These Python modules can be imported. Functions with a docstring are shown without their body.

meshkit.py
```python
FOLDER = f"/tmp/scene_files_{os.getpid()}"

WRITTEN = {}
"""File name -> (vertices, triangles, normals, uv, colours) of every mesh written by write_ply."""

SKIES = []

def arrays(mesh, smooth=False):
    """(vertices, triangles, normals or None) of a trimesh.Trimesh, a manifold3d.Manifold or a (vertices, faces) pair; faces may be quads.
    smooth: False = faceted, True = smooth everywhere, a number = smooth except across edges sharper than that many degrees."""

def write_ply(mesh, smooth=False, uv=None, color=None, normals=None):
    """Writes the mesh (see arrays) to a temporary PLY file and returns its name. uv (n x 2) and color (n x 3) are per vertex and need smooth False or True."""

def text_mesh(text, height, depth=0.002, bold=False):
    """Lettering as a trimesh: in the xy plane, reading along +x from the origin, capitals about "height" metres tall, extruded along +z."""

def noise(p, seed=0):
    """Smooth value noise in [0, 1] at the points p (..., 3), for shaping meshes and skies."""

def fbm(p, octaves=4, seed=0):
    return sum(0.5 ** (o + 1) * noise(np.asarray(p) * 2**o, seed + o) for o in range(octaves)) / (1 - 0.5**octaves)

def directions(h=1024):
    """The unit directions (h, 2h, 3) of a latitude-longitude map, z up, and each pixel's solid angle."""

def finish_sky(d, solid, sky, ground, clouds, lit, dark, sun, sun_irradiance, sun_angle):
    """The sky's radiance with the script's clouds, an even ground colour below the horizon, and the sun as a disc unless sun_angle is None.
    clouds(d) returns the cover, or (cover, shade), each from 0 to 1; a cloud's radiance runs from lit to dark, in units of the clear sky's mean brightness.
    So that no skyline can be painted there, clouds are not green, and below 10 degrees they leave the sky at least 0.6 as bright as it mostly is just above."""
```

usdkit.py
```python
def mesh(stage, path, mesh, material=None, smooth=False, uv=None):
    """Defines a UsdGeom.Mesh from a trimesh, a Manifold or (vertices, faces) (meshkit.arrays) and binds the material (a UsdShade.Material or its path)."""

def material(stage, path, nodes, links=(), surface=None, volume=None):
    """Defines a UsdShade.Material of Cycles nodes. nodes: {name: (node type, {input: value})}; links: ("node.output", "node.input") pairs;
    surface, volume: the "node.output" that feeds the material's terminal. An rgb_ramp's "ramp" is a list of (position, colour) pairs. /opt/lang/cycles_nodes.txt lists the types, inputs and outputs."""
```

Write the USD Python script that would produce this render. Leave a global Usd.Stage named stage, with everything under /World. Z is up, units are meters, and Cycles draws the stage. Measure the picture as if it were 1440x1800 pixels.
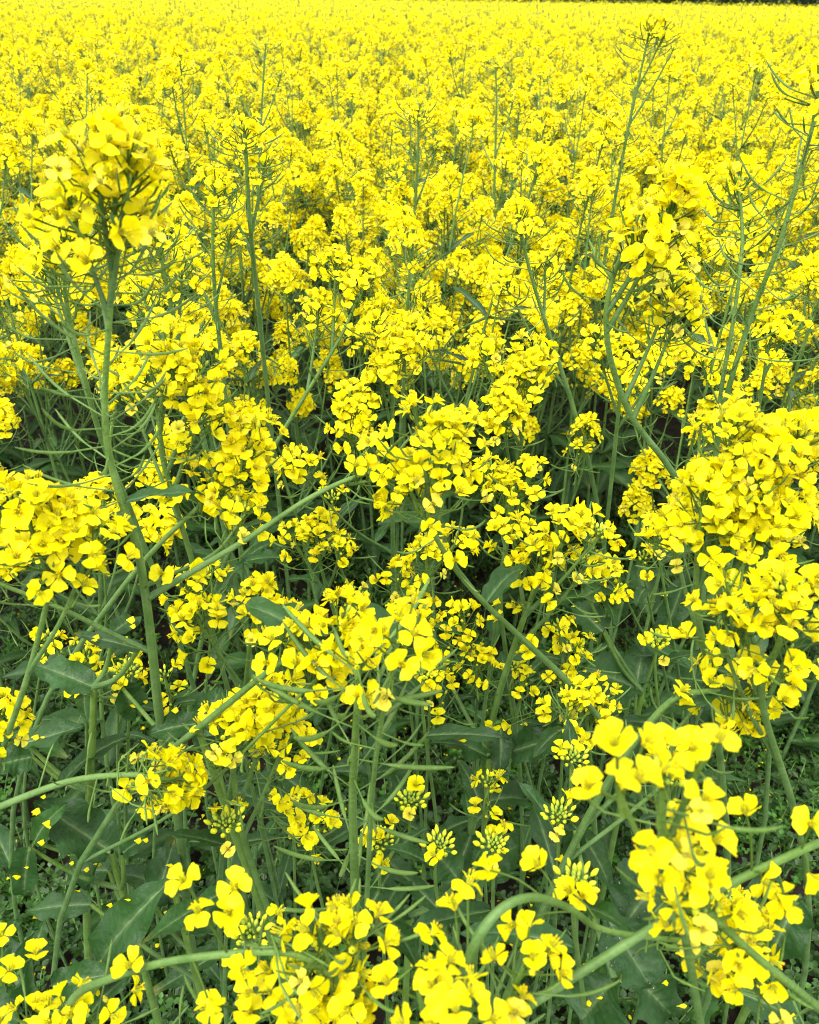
import math
import numpy as np
import usdkit
from pxr import Usd, UsdGeom, UsdLux, UsdShade, Sdf, Gf, Vt

stage = Usd.Stage.CreateInMemory()
UsdGeom.SetStageUpAxis(stage, 'Z')
UsdGeom.SetStageMetersPerUnit(stage, 1.0)
UsdGeom.Xform.Define(stage, '/World')
UsdGeom.Scope.Define(stage, '/World/Looks')

# ------------------------------------------------------------------ camera
CAM_H = 1.40
PITCH = math.radians(32.07)
ROLL = math.radians(0.95)
TANH = 0.4986                        # tan of half the horizontal field of view
EXPOSURE = 1.62
c0, s0 = math.cos(PITCH), math.sin(PITCH)
FWD = np.array([0, c0, -s0]); UP0 = np.array([0, s0, c0]); RT0 = np.array([1.0, 0, 0])
RT = math.cos(ROLL) * RT0 + math.sin(ROLL) * UP0
UP = -math.sin(ROLL) * RT0 + math.cos(ROLL) * UP0
EYE = np.array([0, 0, CAM_H])
cam = UsdGeom.Camera.Define(stage, '/World/camera')
m = Gf.Matrix4d(1.0)
for i, row in enumerate((RT, UP, -FWD, EYE)):
    for j in range(3):
        m[i, j] = float(row[j])
cam.AddTransformOp().Set(m)
cam.CreateHorizontalApertureAttr(36.0)
cam.CreateVerticalApertureAttr(45.0)
cam.CreateFocalLengthAttr(18.0 / TANH)
cam.CreateClippingRangeAttr(Gf.Vec2f(0.02, 1000))
cam.CreateFStopAttr(18.0)
cam.CreateFocusDistanceAttr(0.80)
cam.CreateExposureAttr(EXPOSURE)

# ------------------------------------------------------------------ sky and sun (bright overcast)
SUN_EL, SUN_AZ = math.radians(58), math.radians(-150)      # behind the left shoulder
sun_dir = np.array([math.sin(SUN_AZ) * math.cos(SUN_EL), math.cos(SUN_AZ) * math.cos(SUN_EL), math.sin(SUN_EL)])
dome = UsdLux.DomeLight.Define(stage, '/World/sky')
dm = usdkit.material(stage, '/World/Looks/sky_look', {
    'sky': ('sky_texture', {'sky_type': 'single_scattering', 'sun_disc': False, 'sun_elevation': SUN_EL, 'sun_rotation': SUN_AZ, 'aerosol_density': 2.0}),
    'tc': ('texture_coordinate', {}),
    'n': ('noise_texture', {'scale': 2.2, 'detail': 4}),
    'r': ('rgb_ramp', {'ramp': [(0.2, (5.6, 5.75, 6.0)), (0.8, (8.2, 8.25, 8.3))]}),
    'mx': ('mix_color', {'fac': 0.86, 'use_clamp': False}),
    'bg': ('background_shader', {'strength': 0.13}),
}, [('tc.generated', 'n.vector'), ('n.fac', 'r.fac'), ('sky.color', 'mx.a'), ('r.color', 'mx.b'), ('mx.result', 'bg.color')], surface='bg.background')
UsdShade.MaterialBindingAPI.Apply(dome.GetPrim()).Bind(dm)
sun = UsdLux.DistantLight.Define(stage, '/World/sun')
sun.CreateNormalizeAttr(True)
sun.CreateIntensityAttr(0.40)
sun.CreateAngleAttr(24.0)
sun.CreateColorAttr(Gf.Vec3f(1.0, 0.97, 0.92))
zz = sun_dir; xx = np.cross([0, 0, 1.0], zz); xx /= np.linalg.norm(xx); yy = np.cross(zz, xx)
m = Gf.Matrix4d(1.0)
for i, row in enumerate((xx, yy, zz)):
    for j in range(3):
        m[i, j] = float(row[j])
sun.AddTransformOp().Set(m)
dome.GetPrim().SetCustomDataByKey('kind', 'structure')

# ------------------------------------------------------------------ materials
def tissue(name, rough, spec, transl, noise_scale, lo, hi, bump=0.0, bump_scale=200.0):
    nodes = {
        'a': ('attribute', {'attribute': 'tint'}),
        'g': ('geometry', {}),
        'n': ('noise_texture', {'scale': noise_scale, 'detail': 3}),
        'r': ('rgb_ramp', {'ramp': [(0.3, lo), (0.7, hi)]}),
        'mul': ('mix_color', {'blend_type': 'multiply', 'fac': 1.0}),
        'p': ('principled_bsdf', {'roughness': rough, 'specular_ior_level': spec}),
        't': ('translucent_bsdf', {}),
        'mx': ('mix_closure', {'fac': transl}),
    }
    links = [('g.position', 'n.vector'), ('n.fac', 'r.fac'), ('a.color', 'mul.a'), ('r.color', 'mul.b'), ('mul.result', 'p.base_color'),
             ('mul.result', 't.color'), ('p.BSDF', 'mx.closure1'), ('t.BSDF', 'mx.closure2')]
    if bump:
        nodes['n2'] = ('noise_texture', {'scale': bump_scale, 'detail': 2})
        nodes['b'] = ('bump', {'strength': bump, 'distance': 0.002})
        links += [('g.position', 'n2.vector'), ('n2.fac', 'b.height'), ('b.normal', 'p.normal')]
    return usdkit.material(stage, '/World/Looks/' + name, nodes, links, surface='mx.closure')

PETAL = tissue('petal', 0.48, 0.17, 0.46, 240, (0.95, 0.90, 0.8), (1.02, 1.02, 1.2), 0.22, 700)
STEM = tissue('stem_tissue', 0.55, 0.24, 0.0, 60, (0.68, 0.74, 0.60), (1.22, 1.14, 1.3), 0.45, 380)
LEAF = tissue('leaf_tissue', 0.5, 0.22, 0.12, 30, (0.62, 0.70, 0.5), (1.3, 1.2, 1.3), 0.6, 230)
WEED = tissue('weed_leaf', 0.45, 0.4, 0.2, 9, (0.55, 0.6, 0.5), (1.2, 1.15, 1.0), 0.2, 300)
DEW = usdkit.material(stage, '/World/Looks/water_drop', {'p': ('principled_bsdf', {'base_color': (0.95, 1, 0.97), 'roughness': 0.02, 'transmission_weight': 1.0, 'ior': 1.33})}, [], surface='p.BSDF')
SOIL = usdkit.material(stage, '/World/Looks/soil', {
    'g': ('geometry', {}), 'n': ('noise_texture', {'scale': 26, 'detail': 8, 'roughness': 0.65}),
    'r': ('rgb_ramp', {'ramp': [(0.3, (0.008, 0.0065, 0.004)), (0.7, (0.032, 0.025, 0.015))]}),
    'b': ('bump', {'strength': 0.9, 'distance': 0.02}), 'p': ('principled_bsdf', {'roughness': 0.9, 'specular_ior_level': 0.2})},
    [('g.position', 'n.vector'), ('n.fac', 'r.fac'), ('r.color', 'p.base_color'), ('n.fac', 'b.height'), ('b.normal', 'p.normal')], surface='p.BSDF')

# base colours (linear)
Y_PETAL = np.array([0.81, 0.76, 0.003])
Y_STAMEN = np.array([0.76, 0.66, 0.01])
G_BUD = np.array([0.27, 0.37, 0.04])
G_STEM = np.array([0.070, 0.138, 0.040])
G_STEM_TOP = np.array([0.10, 0.18, 0.028])
G_POD = np.array([0.085, 0.155, 0.03])
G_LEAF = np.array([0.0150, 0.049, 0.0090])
G_RIB = np.array([0.13, 0.205, 0.085])

# ------------------------------------------------------------------ mesh helpers
class MB:
    """Collects coloured triangles."""
    def __init__(self):
        self.v, self.f, self.c, self.n = [], [], [], 0
    def add(self, v, f, c):
        v = np.asarray(v, float)
        c = np.broadcast_to(np.asarray(c, float), (len(v), 3))
        self.v.append(v); self.f.append(np.asarray(f, np.int64) + self.n); self.c.append(c); self.n += len(v)
        return self
    def join(self, o, R=None, t=None):
        v, f, c = o.arr()
        if R is not None: v = v @ R.T
        if t is not None: v = v + t
        return self.add(v, f, c)
    def arr(self):
        return np.vstack(self.v), np.vstack(self.f), np.vstack(self.c)

def grid_faces(r, c):
    i, j = np.meshgrid(np.arange(r - 1), np.arange(c - 1), indexing='ij')
    a = (i * c + j).ravel(); b = a + 1; d = a + c; e = d + 1
    return np.vstack([np.stack([a, d, e], 1), np.stack([a, e, b], 1)])

_TF = {}
def tube_faces(n, k):
    if (n, k) not in _TF:
        i, j = np.meshgrid(np.arange(n - 1), np.arange(k), indexing='ij')
        a = i * k + j; b = i * k + (j + 1) % k; c = a + k; d = b + k
        _TF[n, k] = np.vstack([np.stack([a.ravel(), b.ravel(), d.ravel()], 1), np.stack([a.ravel(), d.ravel(), c.ravel()], 1)])
    return _TF[n, k]

def unit(v):
    v = np.asarray(v, float)
    return v / (np.linalg.norm(v) + 1e-12)

def tube(P, R, k=6, ridge=0.0):
    P = np.asarray(P, float); n = len(P)
    R = np.broadcast_to(np.asarray(R, float), (n,))
    T = np.gradient(P, axis=0); T /= np.linalg.norm(T, axis=1, keepdims=True) + 1e-12
    ref = np.array([0.31, 0.93, 0.2]) if abs(T[:, 2]).mean() > 0.6 else np.array([0.1, 0.2, 1.0])
    A = np.cross(T, ref); A /= np.linalg.norm(A, axis=1, keepdims=True) + 1e-12
    B = np.cross(T, A)
    ang = np.arange(k) * 2 * math.pi / k
    rr = R[:, None] * (1 + ridge * np.where(np.arange(k) % 2 == 0, 1, -1))[None]
    v = P[:, None] + rr[..., None] * (np.cos(ang)[None, :, None] * A[:, None] + np.sin(ang)[None, :, None] * B[:, None])
    return v.reshape(-1, 3), tube_faces(n, k)

def smooth_path(P, n):
    """Catmull-Rom through the points, n samples."""
    P = np.asarray(P, float)
    if len(P) == 2:
        t = np.linspace(0, 1, n)[:, None]
        return P[0] * (1 - t) + P[1] * t
    Q = np.vstack([2 * P[0] - P[1], P, 2 * P[-1] - P[-2]])
    u = np.linspace(0, len(P) - 1 - 1e-6, n); i = u.astype(int); t = (u - i)[:, None]
    a, b, c, d = Q[i], Q[i + 1], Q[i + 2], Q[i + 3]
    return 0.5 * (2 * b + (c - a) * t + (2 * a - 5 * b + 4 * c - d) * t ** 2 + (3 * b - a - 3 * c + d) * t ** 3)

def frame(z, spin=0.0):
    """Columns x, y, z with z as given."""
    z = unit(z)
    x = np.cross([0, 0, 1.0] if abs(z[2]) < 0.95 else [1.0, 0, 0], z); x = unit(x); y = np.cross(z, x)
    cs, sn = math.cos(spin), math.sin(spin)
    return np.stack([cs * x + sn * y, -sn * x + cs * y, z], 1)

# ------------------------------------------------------------------ botanical pieces
def petal(rng, openness, L, W, rows, cols):
    u = np.linspace(0, 1, rows); v = np.linspace(-1, 1, cols)
    U, V = np.meshgrid(u, v, indexing='ij')
    w = np.interp(U, [0, 0.22, 0.42, 0.62, 0.8, 0.93, 1.0], [0.13, 0.2, 0.66, 0.95, 1.0, 0.8, 0.5])
    s = U * L - (np.clip(U - 0.6, 0, 1) / 0.4) ** 2 * V ** 2 * 0.16 * L - (U > 0.97) * (1 - np.abs(V)) * 0.05 * L
    side = V * w * W * 0.5
    # bends outward past the claw
    a0, a1 = 0.42, openness
    bend = a0 + (a1 - a0) * np.clip((U - 0.12) / 0.38, 0, 1) + 0.35 * rng.uniform(-0.6, 1.2) * np.clip((U - 0.6) / 0.4, 0, 1)
    du = np.diff(s[:, cols // 2], prepend=0.0)
    r = np.cumsum(du * np.sin(bend[:, cols // 2])); h = np.cumsum(du * np.cos(bend[:, cols // 2]))
    tip = s - s[:, [cols // 2]]
    b = bend[:, cols // 2][:, None]
    x = r[:, None] + tip * np.sin(b); z = h[:, None] + tip * np.cos(b)
    cup = rng.uniform(-0.5, 0.85) * V ** 2 * w * W * 0.3 + 0.06 * W * np.sin(V * 5 + rng.uniform(0, 6)) * U * rng.uniform(0.2, 1)
    x = x - cup * np.cos(b) * 0.8; z = z + cup * np.sin(b)
    P = np.stack([x + 0.0009, side, z], -1).reshape(-1, 3)
    shade = (0.92 + 0.08 * np.clip(U * 2.2, 0, 1)).reshape(-1, 1)
    col = Y_PETAL * np.concatenate([np.ones_like(shade), shade, shade], 1)
    return P, grid_faces(rows, cols), col

def make_flower(seed, lod):
    rng = np.random.default_rng(seed)
    mb = MB()
    kind = rng.random()
    op = rng.uniform(1.15, 1.6) if kind < 0.66 else (rng.uniform(0.65, 1.1) if kind < 0.9 else rng.uniform(1.7, 2.2))
    rows, cols = ((8, 6), (4, 4), (3, 2))[lod]
    if lod == 1: rows, cols = 5, 4
    off = rng.uniform(0.0, 0.3)
    for k in range(4):
        L = rng.uniform(0.0115, 0.0135); W = rng.uniform(0.0100, 0.0122)
        if lod == 2: L, W = L * 1.05, W * 0.95
        P, F, C = petal(rng, op + rng.uniform(-0.36, 0.36), L, W, rows, cols)
        a = k * math.pi / 2 + rng.uniform(-0.22, 0.22) + (off if k % 2 else -off)
        R = np.array([[math.cos(a), -math.sin(a), 0], [math.sin(a), math.cos(a), 0], [0, 0, 1]])
        mb.add(P @ R.T, F, C * rng.uniform(0.95, 1.03))
    if lod == 0:
        for k in range(6):
            a = k * math.pi / 3 + rng.uniform(-.3, .3); r = rng.uniform(0.0012, 0.0026); h = rng.uniform(0.0065, 0.0085)
            pts = [[0.0005 * math.cos(a), 0.0005 * math.sin(a), 0], [r * .7 * math.cos(a), r * .7 * math.sin(a), h * .6], [r * math.cos(a), r * math.sin(a), h]]
            v, f = tube(pts, [0.0003, 0.0003, 0.0003], 3); mb.add(v, f, Y_STAMEN * [0.95, 1.15, 1])
            v, f = tube([pts[2], [r * 1.15 * math.cos(a), r * 1.15 * math.sin(a), h + .0012], [r * 1.2 * math.cos(a), r * 1.2 * math.sin(a), h + .0024]], [0.0003, 0.0007, 0.0002], 4); mb.add(v, f, Y_STAMEN)
        v, f = tube([[0, 0, 0], [0, 0, .004], [0, 0, .0075]], [.0006, .0007, .0005], 4); mb.add(v, f, [.55, .58, .03])
        for k in range(4):
            a = k * math.pi / 2 + .78
            v, f = tube([[0, 0, -.0005], [.0014 * math.cos(a), .0014 * math.sin(a), .003], [.0022 * math.cos(a), .0022 * math.sin(a), .0062]], [.0007, .0010, .0002], 3); mb.add(v, f, [0.5, 0.5, 0.04])
    elif lod == 1:
        v, f = tube([[0, 0, 0], [0, 0, .004], [0, 0, .0085]], [.0012, .0018, .0009], 4); mb.add(v, f, Y_STAMEN)
    return mb

FL_SIZE = {0: .80, 1: .90, 2: .97}
FLOWERS = {lod: [make_flower(100 + i, lod) for i in range(14)] for lod in (0, 1, 2)}

def ellipsoid(axis, pos, length, width, rings=4, k=6):
    t = np.linspace(0, 1, rings + 2)
    P = pos + np.outer(t, axis) * length
    return tube(P, np.maximum(width * np.sin(np.pi * (0.06 + 0.88 * t)) ** 0.8 * (1.08 - 0.25 * t), 1e-4), k)

def pedicel_pts(p0, d, length, n=3, lift=0.0):
    t = np.linspace(0, 1, n)[:, None]
    return p0 + d * length * t + np.array([0, 0, lift]) * t ** 2

def raceme(rng, base, axis, n, buds, lod, size=1.0, lax=1.0, bud_scale=1.0):
    """A flower head. Returns (head mesh: axis, pedicels and buds; list of flower meshes)."""
    head, blooms = MB(), []
    axis = unit(axis)
    L = (0.010 + 0.00075 * n) * size * lax
    base = base - axis * (L * .62 + .007 * (n > 0))
    R = frame(axis)
    kp = (4, 3, 3)[lod]
    v, f = tube([base - axis * .004, base + axis * L * .5, base + axis * (L + .006)], [0.0016, 0.0013, 0.0008], 5 if lod == 0 else 3)
    head.add(v, f, G_STEM_TOP)
    for i in range(n):
        t = (i + 0.5) / max(n, 1)
        phi = i * 2.39996 + rng.uniform(-.35, .35)
        el = 1.42 - 0.95 * t + rng.uniform(-.25, .25)          # angle off the axis
        d = R @ np.array([math.sin(el) * math.cos(phi), math.sin(el) * math.sin(phi), math.cos(el)])
        lp = (0.024 - 0.010 * t) * size * rng.uniform(.8, 1.2)
        p0 = base + axis * L * t
        pts = pedicel_pts(p0, d, lp, 4 if lod == 0 else 2, 0.003)
        fz = unit(d + 0.45 * axis + np.array([0, 0, .15]) + rng.normal(0, .48, 3))
        fl = MB()
        if lod < 2 and not (lod == 1 and i % 2):
            v, f = tube(pts, 0.00058 if lod == 0 else .0007, kp)
            (fl if lod == 0 else head).add(v, f, G_STEM_TOP * [1.15, 1.12, .9])
        src = FLOWERS[lod][rng.integers(14)]
        sc = size * FL_SIZE[lod] * rng.uniform(.84, 1.1)
        tone = rng.uniform(.95, 1.02)
        v, f, c = src.arr()
        if t < .3 and rng.random() < .3:                        # fading: shrunk and paler
            sc *= .72; c = c * .9 + np.array([.02, .02, .05])
        fl.add((v * sc) @ frame(fz, rng.uniform(0, 6.28)).T + pts[-1], f, c * [1, tone, 1])
        blooms.append(fl)
    if lod < 2 and n > 5:                                       # spent stalks under the flowers, petals gone
        for i in range((7, 5)[lod]):
            a = i * 2.4 + rng.uniform(-.4, .4); q = base - axis * rng.uniform(-.004, .022)
            d = unit(R @ np.array([math.cos(a), math.sin(a), rng.uniform(.1, .9)]))
            e = q + d * rng.uniform(.015, .024) * size
            v, f = tube(np.array([q, e, e + unit(d + axis * .8) * .006, e + unit(d + axis) * rng.uniform(.010, .02)]), [.0005, .0006, .0009, .0003], 3 if lod else 4)
            head.add(v, f, G_POD * [1.1, 1.1, .9])
    tip = base + axis * L
    for i in range(buds):
        t = (i + .5) / buds
        phi = i * 2.39996
        el = 1.25 * math.sqrt(1 - t) + rng.uniform(-.1, .1)
        d = R @ np.array([math.sin(el) * math.cos(phi), math.sin(el) * math.sin(phi), math.cos(el)])
        lp = (0.0045 + 0.0065 * (1 - t)) * size * bud_scale
        bl = (0.0075 - 0.0035 * t) * size * bud_scale * rng.uniform(.7, 1.15)
        lp *= rng.uniform(.75, 1.15)
        yel = np.clip(1.1 - t * 1.3 + rng.uniform(-.15, .15), 0, 1)
        col = G_BUD * (1 - yel * .8) + Y_PETAL * [.85, .9, 1] * yel * .8
        if lod == 0:
            v, f = tube(pedicel_pts(tip, d, lp, 2), .0005, 3); head.add(v, f, G_STEM_TOP)
        if lod < 2 or i % 3 == 0:
            v, f = ellipsoid(unit(d + .5 * axis), tip + d * lp, bl, bl * .27, (4, 2, 1)[lod], (6, 4, 3)[lod]); head.add(v, f, col)
    return head, blooms

def pod(rng, p0, outward, up, lod, length=None, thin=1.0):
    """Pedicel and the curved pod it carries, from a point on the stem."""
    lp = rng.uniform(.016, .027)
    d = unit(outward + up * rng.uniform(.05, .55))
    length = (length or .032) * rng.uniform(.5, 1.05)
    n1, n2 = ((3, 7), (2, 4), (2, 2))[lod]
    k = (6, 4, 3)[lod]
    a = p0 + np.outer(np.linspace(0, 1, n1), d) * lp
    mb = MB()
    droop = rng.uniform(.25, 1.15)
    P = [a[-1]]; dd = d.copy()
    side = rng.normal(0, .12, 3)
    for i in range(n2 - 1):
        dd = unit(dd + (up * droop * .32 * 6 + side) / (n2 - 1) * .55)
        P.append(P[-1] + dd * length / (n2 - 1))
    P = np.array(P)
    t = np.linspace(0, 1, n2)
    rp = np.interp(t, [0, .1, .2, .8, .9, 1], [.9, 1.1, 1.6, 1.45, .7, .45]) * .00062 * thin
    v, f = tube(np.vstack([a, P[1:]]), np.concatenate([np.full(n1, .00055), rp[1:]]), k)
    mb.add(v, f, G_POD * rng.uniform(.85, 1.15))
    return mb

def leaf(rng, L, W, fine=True, shape='stem', curl=0.5, wave=1.0, blue=0.5):
    """Local frame: x along the leaf from its base, y across, z its upper face."""
    rows, cols = (31, 11) if fine else (7, 5)
    u = np.linspace(0, 1, rows)
    v = np.array([-1, -.75, -.5, -.25, -.07, 0, .07, .25, .5, .75, 1]) if fine else np.array([-1, -.5, 0, .5, 1])
    U, V = np.meshgrid(u, v, indexing='ij')
    if shape == 'stem':
        w = np.interp(U, [0, .06, .2, .45, .7, .88, 1], [.45, .72, .86, 1, .78, .42, .03])
    elif shape == 'broad':
        w = np.interp(U, [0, .1, .25, .5, .75, .92, 1], [.16, .3, .66, 1, .95, .6, .06])
    else:
        w = np.interp(U, [0, .2, .5, .8, 1], [.5, .8, 1, .6, .02])
    lob = .10 if shape == 'broad' else .06
    edge = 1 + .07 * np.sin(U * rng.uniform(24, 34) + V * 2) * (np.abs(V) > .9) + lob * np.sin(U * rng.uniform(9, 14) + rng.uniform(0, 6) + 2.4 * np.sign(V)) + lob * .7 * np.sin(U * rng.uniform(17, 22) + rng.uniform(0, 6) - 2 * np.sign(V))
    y = V * w * W * .5 * edge
    fold = rng.uniform(.05, .35)
    z = np.abs(V) * w * W * .5 * fold
    ph = rng.uniform(0, 6.28)
    z = z + wave * .13 * W * np.sin(U * 13 + ph + 1.2 * np.sign(V)) * V ** 2 * np.clip(U * 3, 0, 1)
    veins = np.sin(U * 42 - np.abs(V) * 9)
    if fine: z = z + .012 * W * veins * (np.abs(V) < .95) - .03 * W * (np.abs(V) < .1)
    ang = -curl * U ** 1.4 * rng.uniform(.6, 1.3)
    ds = L / (rows - 1)
    cx = np.concatenate([[0], np.cumsum(np.cos(ang[:-1, 0]) * ds)]); cz = np.concatenate([[0], np.cumsum(np.sin(ang[:-1, 0]) * ds)])
    x = cx[:, None] - z * np.sin(ang); zz = cz[:, None] + z * np.cos(ang)
    y = y + rng.uniform(-.1, .1) * L * U ** 2
    rib = np.exp(-(V / .07) ** 2) * (1 - .7 * U) if fine else np.exp(-(V / .2) ** 2) * .45 * (1 - .7 * U)
    vein = np.clip(veins - .75, 0, 1) * 1.0 * (np.abs(V) < .9)
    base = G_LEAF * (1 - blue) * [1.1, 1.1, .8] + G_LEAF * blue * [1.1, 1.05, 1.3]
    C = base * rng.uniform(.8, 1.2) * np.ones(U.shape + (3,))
    yel = np.clip((U - rng.uniform(.75, 1.3)) * 4, 0, .55)[..., None] * (rng.random() < .5)
    C = C * (1 - yel) + np.array([.13, .14, .02]) * yel
    C = C * (1 - rib[..., None]) + G_RIB * rib[..., None]
    if fine: C = C * (1 + .95 * vein[..., None])
    return np.stack([x, y, zz], -1).reshape(-1, 3), grid_faces(rows, cols), C.reshape(-1, 3)

def place(v, pos, d, up):
    d = unit(d); y = unit(np.cross(up, d)); z = np.cross(d, y)
    return v @ np.stack([d, y, z], 1).T + pos

def stalk(mb, P, r0, r1, lod, node=()):
    """Tapered stem along P (base to tip)."""
    n = len(P); t = np.linspace(0, 1, n)
    r = r1 + (r0 - r1) * (1 - t) ** 1.35
    k = (10, 6, 3)[lod]
    v, f = tube(P, r, k, .05 if lod == 0 else 0)
    tt = np.repeat(t, k)[:, None]
    c = G_STEM * (1 - tt) + G_STEM_TOP * tt
    if lod == 0:
        c = c * np.tile(np.where(np.arange(k) % 2 == 0, 1.07, .93), n)[:, None]
    mb.add(v, f, c)

# ------------------------------------------------------------------ writing prims
used = {}
def numbered(parent, name):
    k = (parent, name); i = used.get(k, -1) + 1; used[k] = i
    return f'{parent}/{name}' if i == 0 else f'{parent}/{name}_{i:03d}'

def write(path, mb, material):
    v, f, c = mb.arr()
    n = np.zeros_like(v); fn = np.cross(v[f[:, 1]] - v[f[:, 0]], v[f[:, 2]] - v[f[:, 0]])
    for k in range(3): np.add.at(n, f[:, k], fn)
    n /= np.linalg.norm(n, axis=1, keepdims=True) + 1e-30
    me = UsdGeom.Mesh.Define(stage, path)
    me.CreatePointsAttr(Vt.Vec3fArray.FromNumpy(v.astype(np.float32)))
    me.CreateFaceVertexCountsAttr(Vt.IntArray.FromNumpy(np.full(len(f), 3, np.int32)))
    me.CreateFaceVertexIndicesAttr(Vt.IntArray.FromNumpy(f.astype(np.int32).ravel()))
    me.CreateSubdivisionSchemeAttr('none')
    me.CreateDoubleSidedAttr(True)
    me.CreateNormalsAttr(Vt.Vec3fArray.FromNumpy(n.astype(np.float32))); me.SetNormalsInterpolation('vertex')
    UsdGeom.PrimvarsAPI(me).CreatePrimvar('tint', Sdf.ValueTypeNames.Color3fArray, 'vertex').Set(Vt.Vec3fArray.FromNumpy(c.astype(np.float32)))
    UsdShade.MaterialBindingAPI.Apply(me.GetPrim()).Bind(material)
    return me

def tag(prim, label=None, cat=None, group=None, kind=None):
    for k, x in (('label', label), ('category', cat), ('group', group), ('kind', kind)):
        if x: prim.SetCustomDataByKey(k, x)
    return prim

SINK = None
def part(parent, name, mb, material):
    if SINK is not None:                                        # plants of the far crop: a few joined meshes
        SINK.setdefault(id(material), (material, MB()))[1].join(mb)
        return parent
    path = numbered(parent, name)
    write(path, mb, material)
    return path

def at(px, py, Y):
    """The point at ground distance Y ahead that the photograph shows at (px, py) of 1440 x 1800."""
    f = 720 / TANH
    d = RT * ((px - 720) / f) + UP * ((900 - py) / f) + FWD
    return EYE + d * (Y / d[1])

# ------------------------------------------------------------------ ground, hedge
FIELD_END = 62.0
gx = np.concatenate([-np.geomspace(300, 3, 20), np.linspace(-2.4, 2.4, 25), np.geomspace(3, 300, 20)])
gy = np.concatenate([[-200, -60, -20, -6], np.linspace(-2, 5, 36), np.geomspace(6, 500, 24)])
X, Yg = np.meshgrid(gx, gy, indexing='ij')
rg = np.random.default_rng(3)
Z = rg.uniform(-.012, .0, X.shape) * (np.abs(X) < 3) * (Yg < 6)
g = MB(); g.add(np.stack([X, Yg, Z], -1).reshape(-1, 3), grid_faces(len(gx), len(gy))[:, ::-1], [1, 1, 1])
tag(write('/World/ground', g, SOIL).GetPrim(), 'dark damp soil under the rape crop', kind='structure')

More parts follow.
